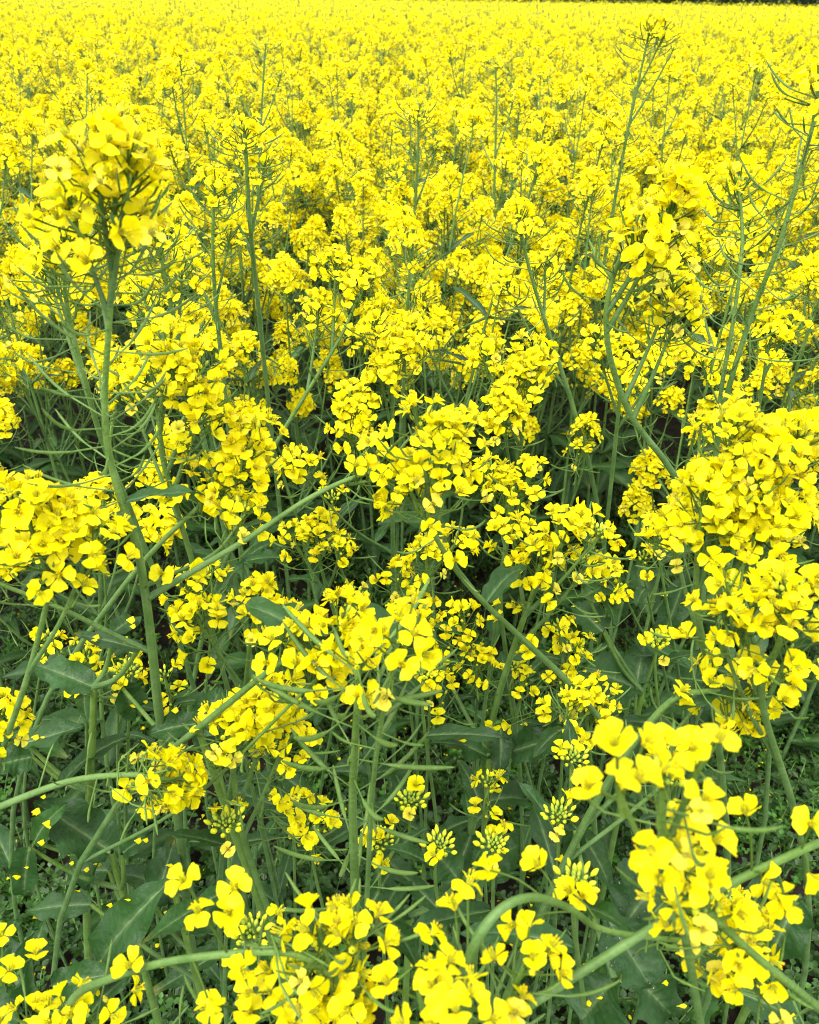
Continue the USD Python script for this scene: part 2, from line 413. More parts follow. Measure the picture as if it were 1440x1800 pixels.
def hedge_bush(rng, x, y, h, w):
    path = numbered('/World', 'hedge_shrub')
    xf = UsdGeom.Xform.Define(stage, path); xf.AddTranslateOp().Set(Gf.Vec3d(x, y, 0))
    st = MB()
    for k in range(5):
        a = rng.uniform(0, 6.28); r = rng.uniform(.1, .4)
        v, f = tube(smooth_path([[r * .3 * math.cos(a), r * .3 * math.sin(a), -.05], [r * math.cos(a), r * math.sin(a), h * .4], [r * 2 * math.cos(a), r * 2 * math.sin(a), h * .8]], 6), np.linspace(.07, .02, 6), 5)
        st.add(v, f, [.07, .05, .035])
    part(path, 'trunk', st, STEM)
    cr = MB(); n = 8200
    cl = rng.normal(0, 1, (26, 3)); cl /= np.linalg.norm(cl, axis=1, keepdims=True)
    cl = cl * rng.uniform(.35, .95, (26, 1)) * [w * .5, .9, h * .48] + [0, 0, h * .5]
    ctr = cl[rng.integers(26, size=n)] + rng.normal(0, .3, (n, 3))
    ctr[:, 2] = np.where(ctr[:, 2] < .1, rng.uniform(.1, 2, n), ctr[:, 2])
    a, b = rng.normal(0, 1, (n, 3)), rng.normal(0, 1, (n, 3))
    a /= np.linalg.norm(a, axis=1, keepdims=True); b = np.cross(a, b); b /= np.linalg.norm(b, axis=1, keepdims=True)
    s = rng.uniform(.08, .15, (n, 1))
    v = np.stack([ctr - a * s, ctr + b * s * .6, ctr + a * s, ctr - b * s * .6], 1).reshape(-1, 3)
    i = np.arange(n) * 4
    cr.add(v, np.vstack([np.stack([i, i + 1, i + 2], 1), np.stack([i, i + 2, i + 3], 1)]), np.repeat([.03, .06, .018] * rng.uniform(.6, 1.3, (n, 1)), 4, 0))
    part(path, 'crown', cr, WEED)
    return xf.GetPrim()
rh = np.random.default_rng(8)
first = None
x = -46.0
while x < 46:
    w = rh.uniform(2.6, 3.6)
    h = rh.uniform(2.6, 3.6)
    if first is None:
        first = []
    if len(first) < 4:
        p = hedge_bush(rh, x, FIELD_END + 1.6, 3.0, 3.4); first.append(p.GetPath())
    else:
        xf = UsdGeom.Xform.Define(stage, numbered('/World', 'hedge_shrub')); p = xf.GetPrim()
        p.GetReferences().AddInternalReference(first[rh.integers(4)])
        xf.ClearXformOpOrder() if False else None
        UsdGeom.XformCommonAPI(xf).SetTranslate(Gf.Vec3d(x, FIELD_END + 1.6 + rh.uniform(-.4, .4), 0))
        UsdGeom.XformCommonAPI(xf).SetScale(Gf.Vec3f(w / 3.2, 1, h / 3.0))
        p.SetInstanceable(True)
    tag(p, 'dark green leafy shrub in the hedge line along the far field edge', 'shrub', 'hedge shrubs at the far edge of the field')
    x += w * .55

# ------------------------------------------------------------------ hero plants
def build_plant(rng, root, stems, lod, joined):
    """stems: list of dicts: P (base to tip points), r0, r1, head (n, buds, size, axis) or None, pods (t0, t1, n), leaves [(t, azimuth, L, W, pitch)].
    joined: the flowers of a head form one part."""
    for si, s in enumerate(stems):
        P = s['P']
        mb = MB(); stalk(mb, P, s['r0'], s['r1'], lod)
        sp = part(root, 'stem' if si == 0 else 'side_branch', mb, STEM)
        T = np.gradient(P, axis=0); T /= np.linalg.norm(T, axis=1, keepdims=True) + 1e-9
        pods = MB(); ln = len(P) - 1
        t0, t1, n = s.get('pods', (0, 0, 0))
        for i in range(n):
            q = (t0 + (t1 - t0) * (i + rng.uniform(.2, .8)) / n) * ln
            j = min(int(q), ln - 1); w = q - j
            p0 = P[j] * (1 - w) + P[j + 1] * w
            R = frame(T[j]); a = i * 2.4 + rng.uniform(-.4, .4)
            pm = pod(rng, p0, R @ np.array([math.cos(a), math.sin(a), 0]), unit(T[j] + [0, 0, .5]), lod, thin=s.get('thin', 1.0), length=s.get('podlen'))
            if joined: pods.join(pm)
            else: part(sp, 'pod', pm, STEM)
        if joined and n:
            pr = part(sp, 'pod_row', pods, STEM)
            if SINK is None: tag(stage.GetPrimAtPath(pr), kind='stuff')
        for (p, az, L, W, pitch, shape) in s.get('leaves', ()):
            j = int(np.argmin(np.abs(P[:, 2] - p * P[:, 2].max()))) if s.get('by_height') else min(int(p * ln), ln - 1)
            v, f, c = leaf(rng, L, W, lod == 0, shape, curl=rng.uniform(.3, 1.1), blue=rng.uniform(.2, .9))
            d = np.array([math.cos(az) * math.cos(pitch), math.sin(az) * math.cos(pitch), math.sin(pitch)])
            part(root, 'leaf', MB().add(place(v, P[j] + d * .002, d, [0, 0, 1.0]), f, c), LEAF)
        for h in s.get('heads', ()):
            hd, bl = raceme(rng, h.get('pos', P[-1]), h.get('axis', unit(T[-1] + [0, 0, .35])), h['n'], h['buds'], lod, h.get('size', 1.0), h.get('lax', 1.0), h.get('bs', 1.0))
            hp = part(root, 'flower_head', hd, STEM)
            if joined:
                al = MB()
                for b in bl: al.join(b)
                if bl: part(hp, 'blossom', al, PETAL)
            else:
                for b in bl: part(hp, 'flower', b, PETAL)
        for (p, foot) in s.get('loose', ()):
            fl = MB(); mid = (p + foot) / 2 + [0, 0, .004]
            v, f = tube(smooth_path([foot, mid, p], 5), .0006, 4); fl.add(v, f, G_STEM_TOP)
            v, f, c = FLOWERS[0][rng.integers(14)].arr(); v = v * .82
            z = unit((p - foot) / np.linalg.norm(p - foot) + rng.normal(0, .35, 3) + [0, -.2, .4])
            fl.add(v @ frame(z, rng.uniform(0, 6)).T + p, f, c)
            part(sp, 'flower', fl, PETAL)

def H(n, buds=None, size=1.0, lax=1.0, bs=1.0):
    return dict(n=n, buds=(18 if buds is None else buds), size=size, lax=lax, bs=bs)

def to_ground(P, rng, r):
    """Carries a stem that ends in the air (P base first) on down to the soil."""
    b = P[0]
    d = unit(P[0] - P[min(3, len(P) - 1)])
    if b[2] < .02: return P
    foot = np.array([b[0] + d[0] * b[2] * .42 + rng.uniform(-.02, .02), b[1] + max(d[1], -.05) * b[2] * .3 + .02, -.01])
    n = 8
    t = np.linspace(0, 1, n, endpoint=False)[:, None]
    ctrl = b + d * b[2] * .45
    ctrl[2] = max(ctrl[2], b[2] * .4)
    seg = (1 - t) ** 2 * foot + 2 * t * (1 - t) * ctrl + t ** 2 * b
    return np.vstack([seg, P])

rp = np.random.default_rng(21)
def hero(label, stem, heads=(), branches=(), r=(.005, .0018), pods=None, leaves=None, loose=(), podlen=None, thin=1.0, seed=None, ground=True):
    """stem: photograph points with their ground distance, tip first."""
    rng = np.random.default_rng(rp.integers(1 << 30))
    r = (r[0] * .76, r[1] * .78)
    root = numbered('/World', 'rape_plant')
    xf = UsdGeom.Xform.Define(stage, root)
    pts = np.array([at(*p) for p in stem])[::-1]
    Pv = smooth_path(pts, 7 * len(pts))
    P = to_ground(Pv, rng, r[0]) if ground else Pv
    extra = len(P) - len(Pv)
    base = P[0].copy(); base[2] = 0
    xf.AddTranslateOp().Set(Gf.Vec3d(*map(float, base)))
    def vis(t):  # fraction of the shown stem, 0 base .. 1 tip, to fraction of the whole
        return (extra + t * (len(Pv) - 1)) / (len(P) - 1)
    main = dict(P=P - base, r0=r[0], r1=r[1], thin=thin, podlen=podlen)
    if pods: main['pods'] = (vis(pods[0]), vis(pods[1]), pods[2])
    by_height = leaves is None
    if leaves is None:
        leaves = [(rng.uniform(.15, .55), rng.uniform(0, 6.28), rng.uniform(.05, .10), rng.uniform(.015, .032), rng.uniform(-.2, .6), 'stem') for _ in range(4)]
    main['leaves'] = leaves; main['by_height'] = by_height
    stems = [main]
    hs = list(heads)
    main['heads'] = []
    if hs and hs[0][0] is None:
        main['heads'].append(hs.pop(0)[1])
    for pos, h in hs:                                           # heads on side branches of their own
        tip = at(*pos) - base
        zt = tip[2]
        # leaves the main stem lower down
        Q = main['P']; drop = np.linalg.norm(Q[:, :2] - tip[:2], axis=1)
        k = int(np.argmin(np.abs(Q[:, 2] - (zt - .05 - 1.0 * drop)) + .25 * drop))
        b = Q[k]
        c1 = b + (tip - b) * .5 + np.array([0, 0, -.10 * np.linalg.norm((tip - b)[:2]) + .0])
        tail = tip - unit(tip - c1 + [0, 0, .03]) * .02
        BP = smooth_path([b, c1, tip], 12)
        stems.append(dict(P=BP, r0=max(r[1] * 1.3, .0015), r1=.0011, heads=[h], pods=(.4, .93, int(rng.integers(4, 10)) if tip[2] < 1.05 else int(rng.integers(0, 2))), podlen=.028,
                          leaves=[(.04, math.atan2(*(tip - b)[1::-1]), rng.uniform(.03, .05), .010, .5, 'stem')] if b[2] < .75 else ()))
    for br in branches:
        q = np.array([at(*p) for p in br['path']])[::-1] - base
        BP = smooth_path(q, 7 * len(q))
        stems.append(dict(P=BP, r0=br.get('r', (.003, .0016))[0] * .75, r1=br.get('r', (.003, .0016))[1] * .75, heads=[br['head']] if br.get('head') else [],
                          pods=br.get('pods', (0, 0, 0)), leaves=br.get('leaves', ()), podlen=br.get('podlen'), thin=br.get('thin', 1.0)))
    lo = []
    for p in loose:
        w = at(*p) - base
        A = np.vstack([s['P'] for s in stems])
        dd = np.linalg.norm(A - (w - [0, 0, .012]), axis=1)
        lo.append((w, A[int(np.argmin(dd))]))
    main['loose'] = lo
    build_plant(rng, root, stems, 0, False)
    tag(xf.GetPrim(), label, 'rape plant', 'yellow flowering rape plants of the field')
    return root

# --- left side
hero('tallest left rape plant, thick pale stem ringed with thin pods under a large flower head',
     [(203, 345, .45), (200, 410, .45), (192, 560, .45), (184, 700, .45), (190, 790, .45), (213, 880, .45), (240, 960, .45), (256, 1050, .46), (268, 1150, .46), (283, 1280, .47), (312, 1440, .49), (330, 1600, .51)],
     [(None, H(30, 8, 1.16, 1.0)), ((225, 285, .445), H(9, 2, 1.12)), ((165, 280, .445), H(7, 0, 1.12)), ((128, 375, .45), H(12, 6, 1.05))], r=(.0064, .0018), pods=(.54, .90, 36), podlen=.038, thin=1.0,
     branches=[dict(path=[(690, 838, .52), (640, 834, .52), (550, 872, .51), (430, 950, .49), (320, 1015, .47), (262, 1050, .46)], head=H(24, 14, 1.05, 1.2), r=(.0036, .002), pods=(.8, 1, 4)),
               dict(path=[(-70, 1000, .44), (60, 1050, .45), (130, 1080, .455), (200, 1115, .46), (266, 1146, .46)], head=H(12), r=(.003, .0018)),
               dict(path=[(430, 905, .52), (380, 970, .5), (300, 1010, .48), (254, 1030, .455)], head=H(14, 10), r=(.0024, .0015))],
     leaves=[(.585, .1, .05, .013, .25, 'stem'), (.1, 2.7, .1, .03, .2, 'stem'), (.2, .7, .09, .03, .2, 'stem')],
     loose=[(285, 1010, .46), (340, 1000, .48)])
hero('rape plant with a broad bright flower head at the left edge',
     [(100, 945, .42), (92, 1010, .42), (70, 1110, .43), (40, 1215, .43), (0, 1330, .44)], [(None, H(28, 16, 1.12, 1.3)), ((45, 900, .42), H(16, 10, 1.1)), ((165, 950, .42), H(12, 3, 1.05))], r=(.0034, .002), pods=(.5, .9, 6))
hero('rape plant whose small flower head is cut by the left edge',
     [(5, 1262, .45), (0, 1330, .45), (-20, 1500, .46)], [(None, H(20, 12))], r=(.004, .002))
hero('low rape plant with a drooping round flower head on a long bare side branch',
     [(305, 1372, .385), (270, 1366, .38), (220, 1362, .38), (120, 1374, .38), (0, 1418, .37), (-90, 1460, .37)], [(None, H(24, 12, 1.02)), ((265, 1395, .38), H(8, 2))], r=(.0042, .0021), pods=(.3, .85, 12), podlen=.015, thin=.8,
     leaves=[])
hero('rape plant with pods along its stem and a wide spray of loose flowers',
     [(455, 1060, .53), (440, 1130, .53), (425, 1260, .54), (400, 1420, .56)], [(None, H(20, 12)), ((345, 1085, .54), H(12, 6)), ((500, 1100, .5), H(12, 4)), ((330, 1035, .56), H(8, 4))], r=(.0045, .002),
     loose=[(365, 1170, .52), (335, 1115, .54), (380, 1075, .53), (330, 1150, .54)])
hero('rape plant arching up to a crowded flower head left of the bare pod stem',
     [(585, 1135, .4), (560, 1140, .4), (520, 1152, .4), (470, 1182, .4), (400, 1238, .41), (310, 1312, .42)], [(None, H(22, 6, 1.08, 1.2)), ((560, 1190, .39), H(9, 2, 1.05)), ((600, 1090, .4), H(9, 2, 1.05))], r=(.004, .0018), leaves=[(.9, 2.6, .07, .03, .3, 'stem'), (.92, .6, .07, .035, .1, 'stem')],
     loose=[(470, 1165, .39), (480, 1125, .39)])
hero('upright pale stem bristling with curved green pods in the middle of the photo',
     [(630, 1160, .36), (628, 1240, .36), (620, 1400, .37), (624, 1560, .38), (626, 1650, .39)], [(None, H(4, 5))], r=(.0074, .0021), pods=(.14, .97, 44), podlen=.048, thin=1.8, leaves=[],
     loose=[(643, 1222, .35)])
hero('slender stem beside the pod stem carrying a few big pale flowers',
     [(697, 1140, .345), (690, 1180, .35), (672, 1260, .355), (655, 1390, .36), (645, 1580, .37)], [(None, H(6, 0, 1.15)), ((700, 1120, .34), H(4, 1, 1.15))], r=(.0028, .0017), pods=(.2, .7, 7), podlen=.03, leaves=[])
hero('rape plant with a curved green stem and dense flower head left of the pod stem',
     [(440, 1270, .42), (405, 1300, .42), (410, 1360, .42), (430, 1480, .42), (490, 1650, .42)], [(None, H(26, 8, 1.02, 1.2)), ((505, 1290, .44), H(18, 6)), ((400, 1280, .42), H(8, 4)), ((480, 1230, .45), H(12, 6))], r=(.0042, .0022), pods=(.4, .8, 6), leaves=[],
     loose=[(500, 1430, .42), (520, 1440, .43), (510, 1400, .42), (490, 1410, .42), (570, 1440, .41), (535, 1470, .42)])
hero('rape plant bent over the bottom edge with a thick stem and dense flower head',
     [(600, 1735, .225), (560, 1695, .228), (500, 1675, .23), (420, 1676, .232), (300, 1690, .235), (200, 1718, .24), (130, 1755, .25), (95, 1840, .27)], [(None, H(21, 18, 1.0, 1.3)), ((520, 1760, .225), H(11, 4)), ((620, 1650, .235), H(9, 3)), ((560, 1640, .235), H(6, 2))], r=(.0036, .002), leaves=[],
     loose=[(350, 1605, .23), (405, 1605, .23), (325, 1550, .235), (415, 1560, .235), (375, 1770, .22), (425, 1700, .225), (445, 1745, .22), (365, 1755, .22), (230, 1700, .235)])
hero('rape flowers rising into the bottom left corner',
     [(120, 1790, .25), (118, 1840, .25), (100, 1950, .26)], [(None, H(8, 4, 1.0)), ((40, 1815, .25), H(5, 3)), ((175, 1785, .25), H(4, 0))], r=(.004, .002), leaves=[])
hero('single yellow flowers on a thin shoot at the lower left edge',
     [(5, 1700, .27), (-10, 1760, .27), (-40, 1850, .28)], [(None, H(5, 2))], r=(.002, .0013), leaves=[])
# --- bottom centre and right
hero('bottom centre rape plant with a thick hooked stem and drooping flower spray',
     [(1250, 1652, .25), (1180, 1652, .25), (1060, 1634, .245), (1000, 1596, .235), (940, 1578, .226), (885, 1596, .218), (840, 1650, .21), (806, 1735, .205)], [(None, H(16, 14, .95)), ((1320, 1660, .25), H(9, 10, .95))], r=(.0038, .0017), leaves=[],
     loose=[(862, 1530, .245), (822, 1558, .24), (800, 1600, .236), (758, 1645, .23), (948, 1525, .245), (905, 1625, .235), (1005, 1570, .26)])
hero('large near flowers crowding the bottom edge right of centre',
     [(790, 1775, .18), (790, 1840, .18), (780, 1960, .19)], [(None, H(9, 3, .95)), ((925, 1690, .215), H(7, 2, .9)), ((735, 1740, .195), H(4, 0, .92)), ((870, 1790, .195), H(4, 0, .92))], r=(.004, .002), leaves=[])
hero('nearest rape plant, largest pale yellow flowers and buds at lower right',
     [(1165, 1385, .22), (1165, 1450, .22), (1185, 1560, .225), (1215, 1700, .23), (1240, 1850, .24)], [(None, H(6, 10, .95, 1.6, 1.0)), ((1085, 1385, .215), H(4, 0, .95)), ((1230, 1345, .22), H(3, 2, .9)), ((1190, 1510, .22), H(6, 0, .92, 1.5))], r=(.0034, .002), leaves=[], pods=(.6, .9, 4), podlen=.03,
     loose=[(1080, 1310, .21), (1210, 1555, .21), (1160, 1540, .21), (1255, 1480, .215)])
hero('long bare stem slanting up across the lower right corner',
     [(1580, 1425, .27), (1440, 1482, .255), (1300, 1546, .24), (1200, 1600, .232), (1050, 1692, .22), (880, 1800, .205)], [(None, H(16))], r=(.0033, .0023), leaves=[],
     loose=[(1365, 1570, .24), (1420, 1535, .245), (1312, 1432, .25), (1425, 1450, .25), (1340, 1545, .24), (1380, 1585, .238)])
hero('stem leaning in from the bottom right corner with a loose flower head',
     [(1238, 1600, .225), (1330, 1682, .225), (1440, 1772, .225), (1560, 1870, .23)], [(None, H(7, 10)), ((1310, 1700, .235), H(9, 4)), ((1200, 1570, .22), H(4, 2))], r=(.004, .0022), leaves=[])
hero('rape plant with a curved arching branch to a full flower head at right',
     [(1308, 1245, .41), (1285, 1220, .41), (1235, 1216, .405), (1180, 1232, .4), (1110, 1312, .4), (1040, 1425, .4), (980, 1545, .4)], [(None, H(22, 8, 1.0, 1.2)), ((1345, 1205, .42), H(9, 4)), ((1265, 1195, .42), H(5, 2))], r=(.0046, .002), leaves=[(.55, .3, .07, .02, .3, 'stem')], pods=(.6, .8, 4),
     loose=[(1195, 1215, .4), (1195, 1240, .4), (1210, 1290, .38)])
hero('rape plant at the right edge with big flowers and a knot of green buds',
     [(1390, 1060, .37), (1370, 1130, .375), (1340, 1230, .38), (1390, 1400, .4)], [(None, H(20, 28, 1.0, 1.2)), ((1310, 1090, .385), H(13, 4)), ((1280, 1035, .39), H(7, 4)), ((1385, 1150, .38), H(8, 2)), ((1265, 1115, .39), H(5, 2))], r=(.004, .002), leaves=[])
hero('large rape plant at right crowned by a mass of flower heads on an upright stem',
     [(1238, 880, .46), (1228, 960, .46), (1225, 1060, .465), (1240, 1150, .47), (1262, 1290, .48), (1277, 1450, .5)], [(None, H(28, 18, 1.06, 1.2)), ((1330, 815, .465), H(26, 14, 1.05, 1.2)), ((1375, 905, .46), H(22, 8, 1.05)), ((1180, 930, .5), H(12, 6)), ((1290, 760, .475), H(16, 10)), ((1265, 940, .46), H(14, 4)), ((1400, 780, .48), H(16, 12)), ((1330, 950, .46), H(14, 2))], r=(.005, .0022), pods=(.3, .7, 6))
# --- centre
hero('rape plant in the centre right with a leaning thick stem and full flower head',
     [(950, 990, .6), (935, 1050, .6), (915, 1105, .6), (870, 1250, .62), (835, 1430, .64), (815, 1545, .66)], [(None, H(24, 10, 1.02, 1.3)), ((1000, 930, .6), H(18, 8)), ((905, 945, .62), H(12, 4)), ((1055, 940, .58), H(5, 20)), ((1030, 1000, .6), H(8, 2))], r=(.0072, .0026), leaves=[(.3, 4.4, .1, .04, .3, 'stem'), (.36, .5, .1, .04, -.1, 'stem')],
     loose=[(880, 1060, .6), (905, 1070, .6), (985, 1105, .6), (1075, 990, .58), (1085, 1035, .58), (875, 1090, .6), (930, 1130, .58), (925, 1145, .58)])
hero('rape plant behind the centre with a short dense flower head',
     [(890, 870, .66), (895, 930, .66), (880, 1060, .68), (900, 1220, .7)], [(None, H(18, 10)), ((930, 835, .67), H(8, 4)), ((860, 835, .68), H(10, 8))], r=(.004, .002))
hero('central rape plant with a bright flower head on a stem slanting down right',
     [(775, 800, .5), (752, 900, .5), (790, 985, .51), (850, 1058, .52), (915, 1120, .54), (990, 1190, .56)], [(None, H(26, 18, 1.05, 1.4)), ((740, 745, .5), H(8, 4)), ((810, 760, .51), H(9, 10)), ((720, 860, .5), H(10, 2))], r=(.0045, .002), pods=(.5, .8, 4), leaves=[(.5, 1, .07, .02, .3, 'stem')],
     loose=[(830, 945, .5), (800, 985, .5), (650, 780, .5)])
hero('rape plant left of centre with a compact flower head on a sloping branch',
     [(430, 810, .55), (405, 850, .55), (340, 900, .56), (250, 990, .57), (150, 1120, .58)], [(None, H(20, 8, 1.02, 1.2)), ((355, 870, .55), H(8, 2)), ((385, 830, .55), H(7, 2)), ((455, 770, .56), H(8, 2))], r=(.0038, .002),
     loose=[(325, 780, .55), (330, 815, .55), (290, 870, .55), (300, 880, .55)])
hero('rape plant with tall clustered flower heads beside the tallest left stem',
     [(305, 650, .55), (285, 705, .55), (283, 790, .555), (302, 865, .56), (330, 960, .57)], [(None, H(16, 6, 1.02)), ((345, 720, .55), H(20, 4, 1.0)), ((300, 605, .55), H(10, 0, 1.05)), ((265, 655, .58), H(14, 12)), ((355, 650, .56), H(8, 2)), ((230, 700, .6), H(14, 8))], r=(.0034, .002), pods=(.3, .9, 14))
hero('slimmer rape plant hugging the left of the tallest stem, pods along its upper half',
     [(112, 430, .6), (112, 480, .6), (122, 560, .605), (150, 670, .61), (178, 770, .62), (230, 900, .64)], [(None, H(18, 6, 1.05)), ((90, 470, .62), H(12, 6)), ((75, 455, .66), H(12, 6))], r=(.004, .0018), pods=(.35, .98, 22), podlen=.035)
hero('small rape plant below the centre with round flower head and spreading buds',
     [(555, 935, .75), (565, 1000, .75), (600, 1120, .78), (620, 1200, .8)], [(None, H(20, 8)), ((600, 965, .73), H(6, 14)), ((515, 945, .76), H(8, 3))], r=(.004, .002))
hero('rape plant with a ragged low flower head under the centre',
     [(750, 975, .72), (745, 1030, .72), (690, 1090, .73), (600, 1180, .75)], [(None, H(18, 6)), ((700, 1015, .72), H(10, 2)), ((800, 955, .73), H(8, 4)), ((745, 1075, .7), H(6, 2))], r=(.004, .002))
hero('drooping rape spray with a short vertical chain of flowers below the centre',
     [(812, 1085, .66), (822, 1130, .66), (838, 1190, .67), (835, 1300, .7)], [(None, H(9, 8)), ((838, 1165, .65), H(12, 2, .95, 1.6)), ((790, 1130, .66), H(5, 3))], r=(.003, .0016))
hero('low rape plant with a short full head among dark leaves right of centre',
     [(1030, 1245, .6), (1035, 1300, .6), (1045, 1420, .62)], [(None, H(17, 14)), ((1055, 1225, .6), H(8, 8)), ((985, 1200, .62), H(4, 1))], r=(.0034, .002), loose=[(958, 1255, .6), (898, 1275, .6), (865, 1275, .6)])
# --- upper right
hero('rape plant with a bright flower head on a bent stem in the upper right',
     [(1125, 425, .62), (1085, 468, .62), (1066, 555, .62), (1077, 645, .63), (1112, 735, .64), (1165, 805, .65)], [(None, H(14, 4, 1.05)), ((1172, 395, .60), H(32, 12, 1.18, 1.2)), ((1185, 355, .61), H(12, 10, 1.1)), ((1180, 515, .66), H(18, 4)), ((1190, 560, .66), H(9, 2))], r=(.0042, .0024), pods=(.55, .95, 10), leaves=[],
     loose=[(1185, 585, .66), (1150, 555, .66)])
hero('rape plant with a rounded flower head beside the bent stem at right',
     [(1085, 625, .85), (1090, 690, .85), (1080, 800, .87)], [(None, H(20, 10)), ((1050, 600, .86), H(10, 6)), ((1160, 640, .84), H(8, 3))], r=(.004, .002))
hero('rape plant with one open flower head against dark leaves near the right edge',
     [(1352, 590, .9), (1345, 650, .9), (1320, 800, .92)], [(None, H(18, 8)), ((1385, 575, .9), H(10, 8)), ((1235, 640, .88), H(7, 6))], r=(.004, .002))
hero('rape plant with two tiered flower heads right of the centre',
     [(930, 655, .75), (925, 720, .75), (905, 860, .78)], [(None, H(20, 6)), ((885, 730, .72), H(24, 10)), ((850, 625, .78), H(14, 6)), ((940, 620, .76), H(12, 6)), ((900, 670, .74), H(10, 2))], r=(.004, .002))
hero('rape plant with many flower heads stacked up just above the centre',
     [(640, 500, .85), (600, 590, .84), (540, 690, .83), (480, 790, .82), (430, 900, .82)], [(None, H(20, 8)), ((590, 470, .87), H(18, 8)), ((560, 545, .86), H(14, 6))], r=(.0044, .002), pods=(.5, .95, 12))
hero('rape plant with dense flower heads directly above the photo centre',
     [(700, 620, .8), (690, 720, .8), (690, 860, .82)], [(None, H(22, 10)), ((670, 660, .79), H(18, 6)), ((620, 710, .76), H(18, 6)), ((725, 580, .82), H(14, 6)), ((610, 760, .75), H(10, 3)), ((660, 560, .83), H(16, 8)), ((520, 820, .72), H(16, 10))], r=(.0042, .002))
hero('small round rape head like a ball against dark leaves right of centre',
     [(1030, 755, .95), (1025, 820, .95), (1000, 900, .97)], [(None, H(20, 16, .85)), ((1015, 795, .94), H(6, 2, .9))], r=(.003, .0017))
hero('tall pale rape stem leaning in at the upper right edge with curved pods',
     [(1440, 150, .65), (1432, 210, .65), (1400, 325, .65), (1370, 430, .65), (1325, 545, .66), (1285, 670, .66), (1262, 770, .67), (1250, 900, .68)], [(None, H(10, 4))], r=(.004, .0018), pods=(.25, .96, 26), podlen=.04, thin=.9,
     branches=[dict(path=[(1300, 330, .72), (1305, 430, .7), (1290, 560, .68), (1268, 690, .67), (1258, 830, .675)], head=H(12, 6), r=(.003, .0018), pods=(.3, .95, 18))])
hero('tallest far rape stem rising almost to the horizon, spindly pods all along',
     [(1143, 50, 1.45), (1128, 120, 1.45), (1106, 220, 1.46), (1085, 330, 1.47), (1068, 430, 1.48)], [(None, H(12, 5, 1.1)), ((1170, 55, 1.45), H(8, 3, 1.1)), ((1180, 95, 1.46), H(0, 4))], r=(.0050, .0020), pods=(.2, .96, 30), podlen=.04, thin=.85, leaves=[])
for (lab, st, n, r1) in [
    ('upright rape stem with a small flower tuft, left of the tallest far stem', [(735, 195, 1.45), (735, 270, 1.45), (728, 390, 1.47)], 12, .0022),
    ('dark thin rape stem poking above the yellow mass near the top centre left', [(467, 78, 2.1), (463, 140, 2.1), (458, 230, 2.1)], 3, .0024),
    ('thin rape stem rising right of centre in the far yellow mass', [(871, 112, 1.9), (873, 180, 1.9), (870, 300, 1.9)], 5, .0022),
    ('dark rape stem under a flower tuft, right of the tallest left plant', [(430, 235, 1.0), (434, 300, 1.0), (440, 400, 1.01), (452, 520, 1.03)], 16, .0026),
    ('short dark rape stem under a pale flower tuft, left of centre', [(378, 325, .95), (374, 420, .95), (378, 520, .96), (390, 640, .98)], 14, .0022),
    ('curved dark rape stem between the tallest left plant and its neighbour', [(278, 420, .78), (290, 490, .78), (310, 580, .79), (340, 700, .8)], 14, .0022),
    ('long straight rape stem sloping down right, right of the centre', [(912, 385, .95), (930, 470, .95), (960, 570, .96), (1000, 690, .97)], 14, .0022),
    ('dark rape stem standing in the gap above the centre', [(722, 440, 1.15), (718, 520, 1.15), (712, 620, 1.17)], 12, .0022),
]:
    hero(lab, st, [(None, H(n, 6)), ((st[1][0] + 30, st[1][1] - 5, st[1][2] * 1.02), H(10, 4)), ((st[1][0] - 40, st[1][1] + 30, st[1][2] * 1.03), H(10, 4))], r=(.0045, r1), pods=(.2, .97, 26), podlen=.034)
# --- budding shoots near the ground
BUDS = [(982, 1432, .41, 'right of centre, round as a ball'), (868, 1484, .41, 'just left of the roundest bud ball'), (773, 1485, .41, 'with a few opening flowers beside the pod stem'), (668, 1478, .42, 'half hidden behind the pod stem'), (722, 1408, .45, 'above the opening buds right of the pod stem'),
        (1006, 1332, .46, 'below the short full flower head'), (398, 1447, .4, 'with wide open lower buds at lower left'), (1155, 1128, .62, 'in the dark leaves near the right heads'), (745, 1178, .55, 'right of the big pale flowers'), (225, 1180, .55, 'right beside the thick left stem'), (1012, 1550, .3, 'behind the hooked stem'), (440, 1640, .3, 'between the lower stems at left')]
for (x, y, Y, where) in BUDS:
    rr = np.random.default_rng(int(x))
    hero('green budding rape shoot ' + where, [(x, y, Y), (x + rr.uniform(-8, 8), y + 70, Y), (x + rr.uniform(-30, 30), y + 230, Y + .02)], [(None, dict(n=int(rr.integers(1, 5)), buds=30, size=.95, lax=.7, bs=1.15))], r=(.003, .0016),
         leaves=[(.75, rr.uniform(0, 6.28), .05, .014, .8, 'stem'), (.55, rr.uniform(0, 6.28), .08, .02, .4, 'stem')])

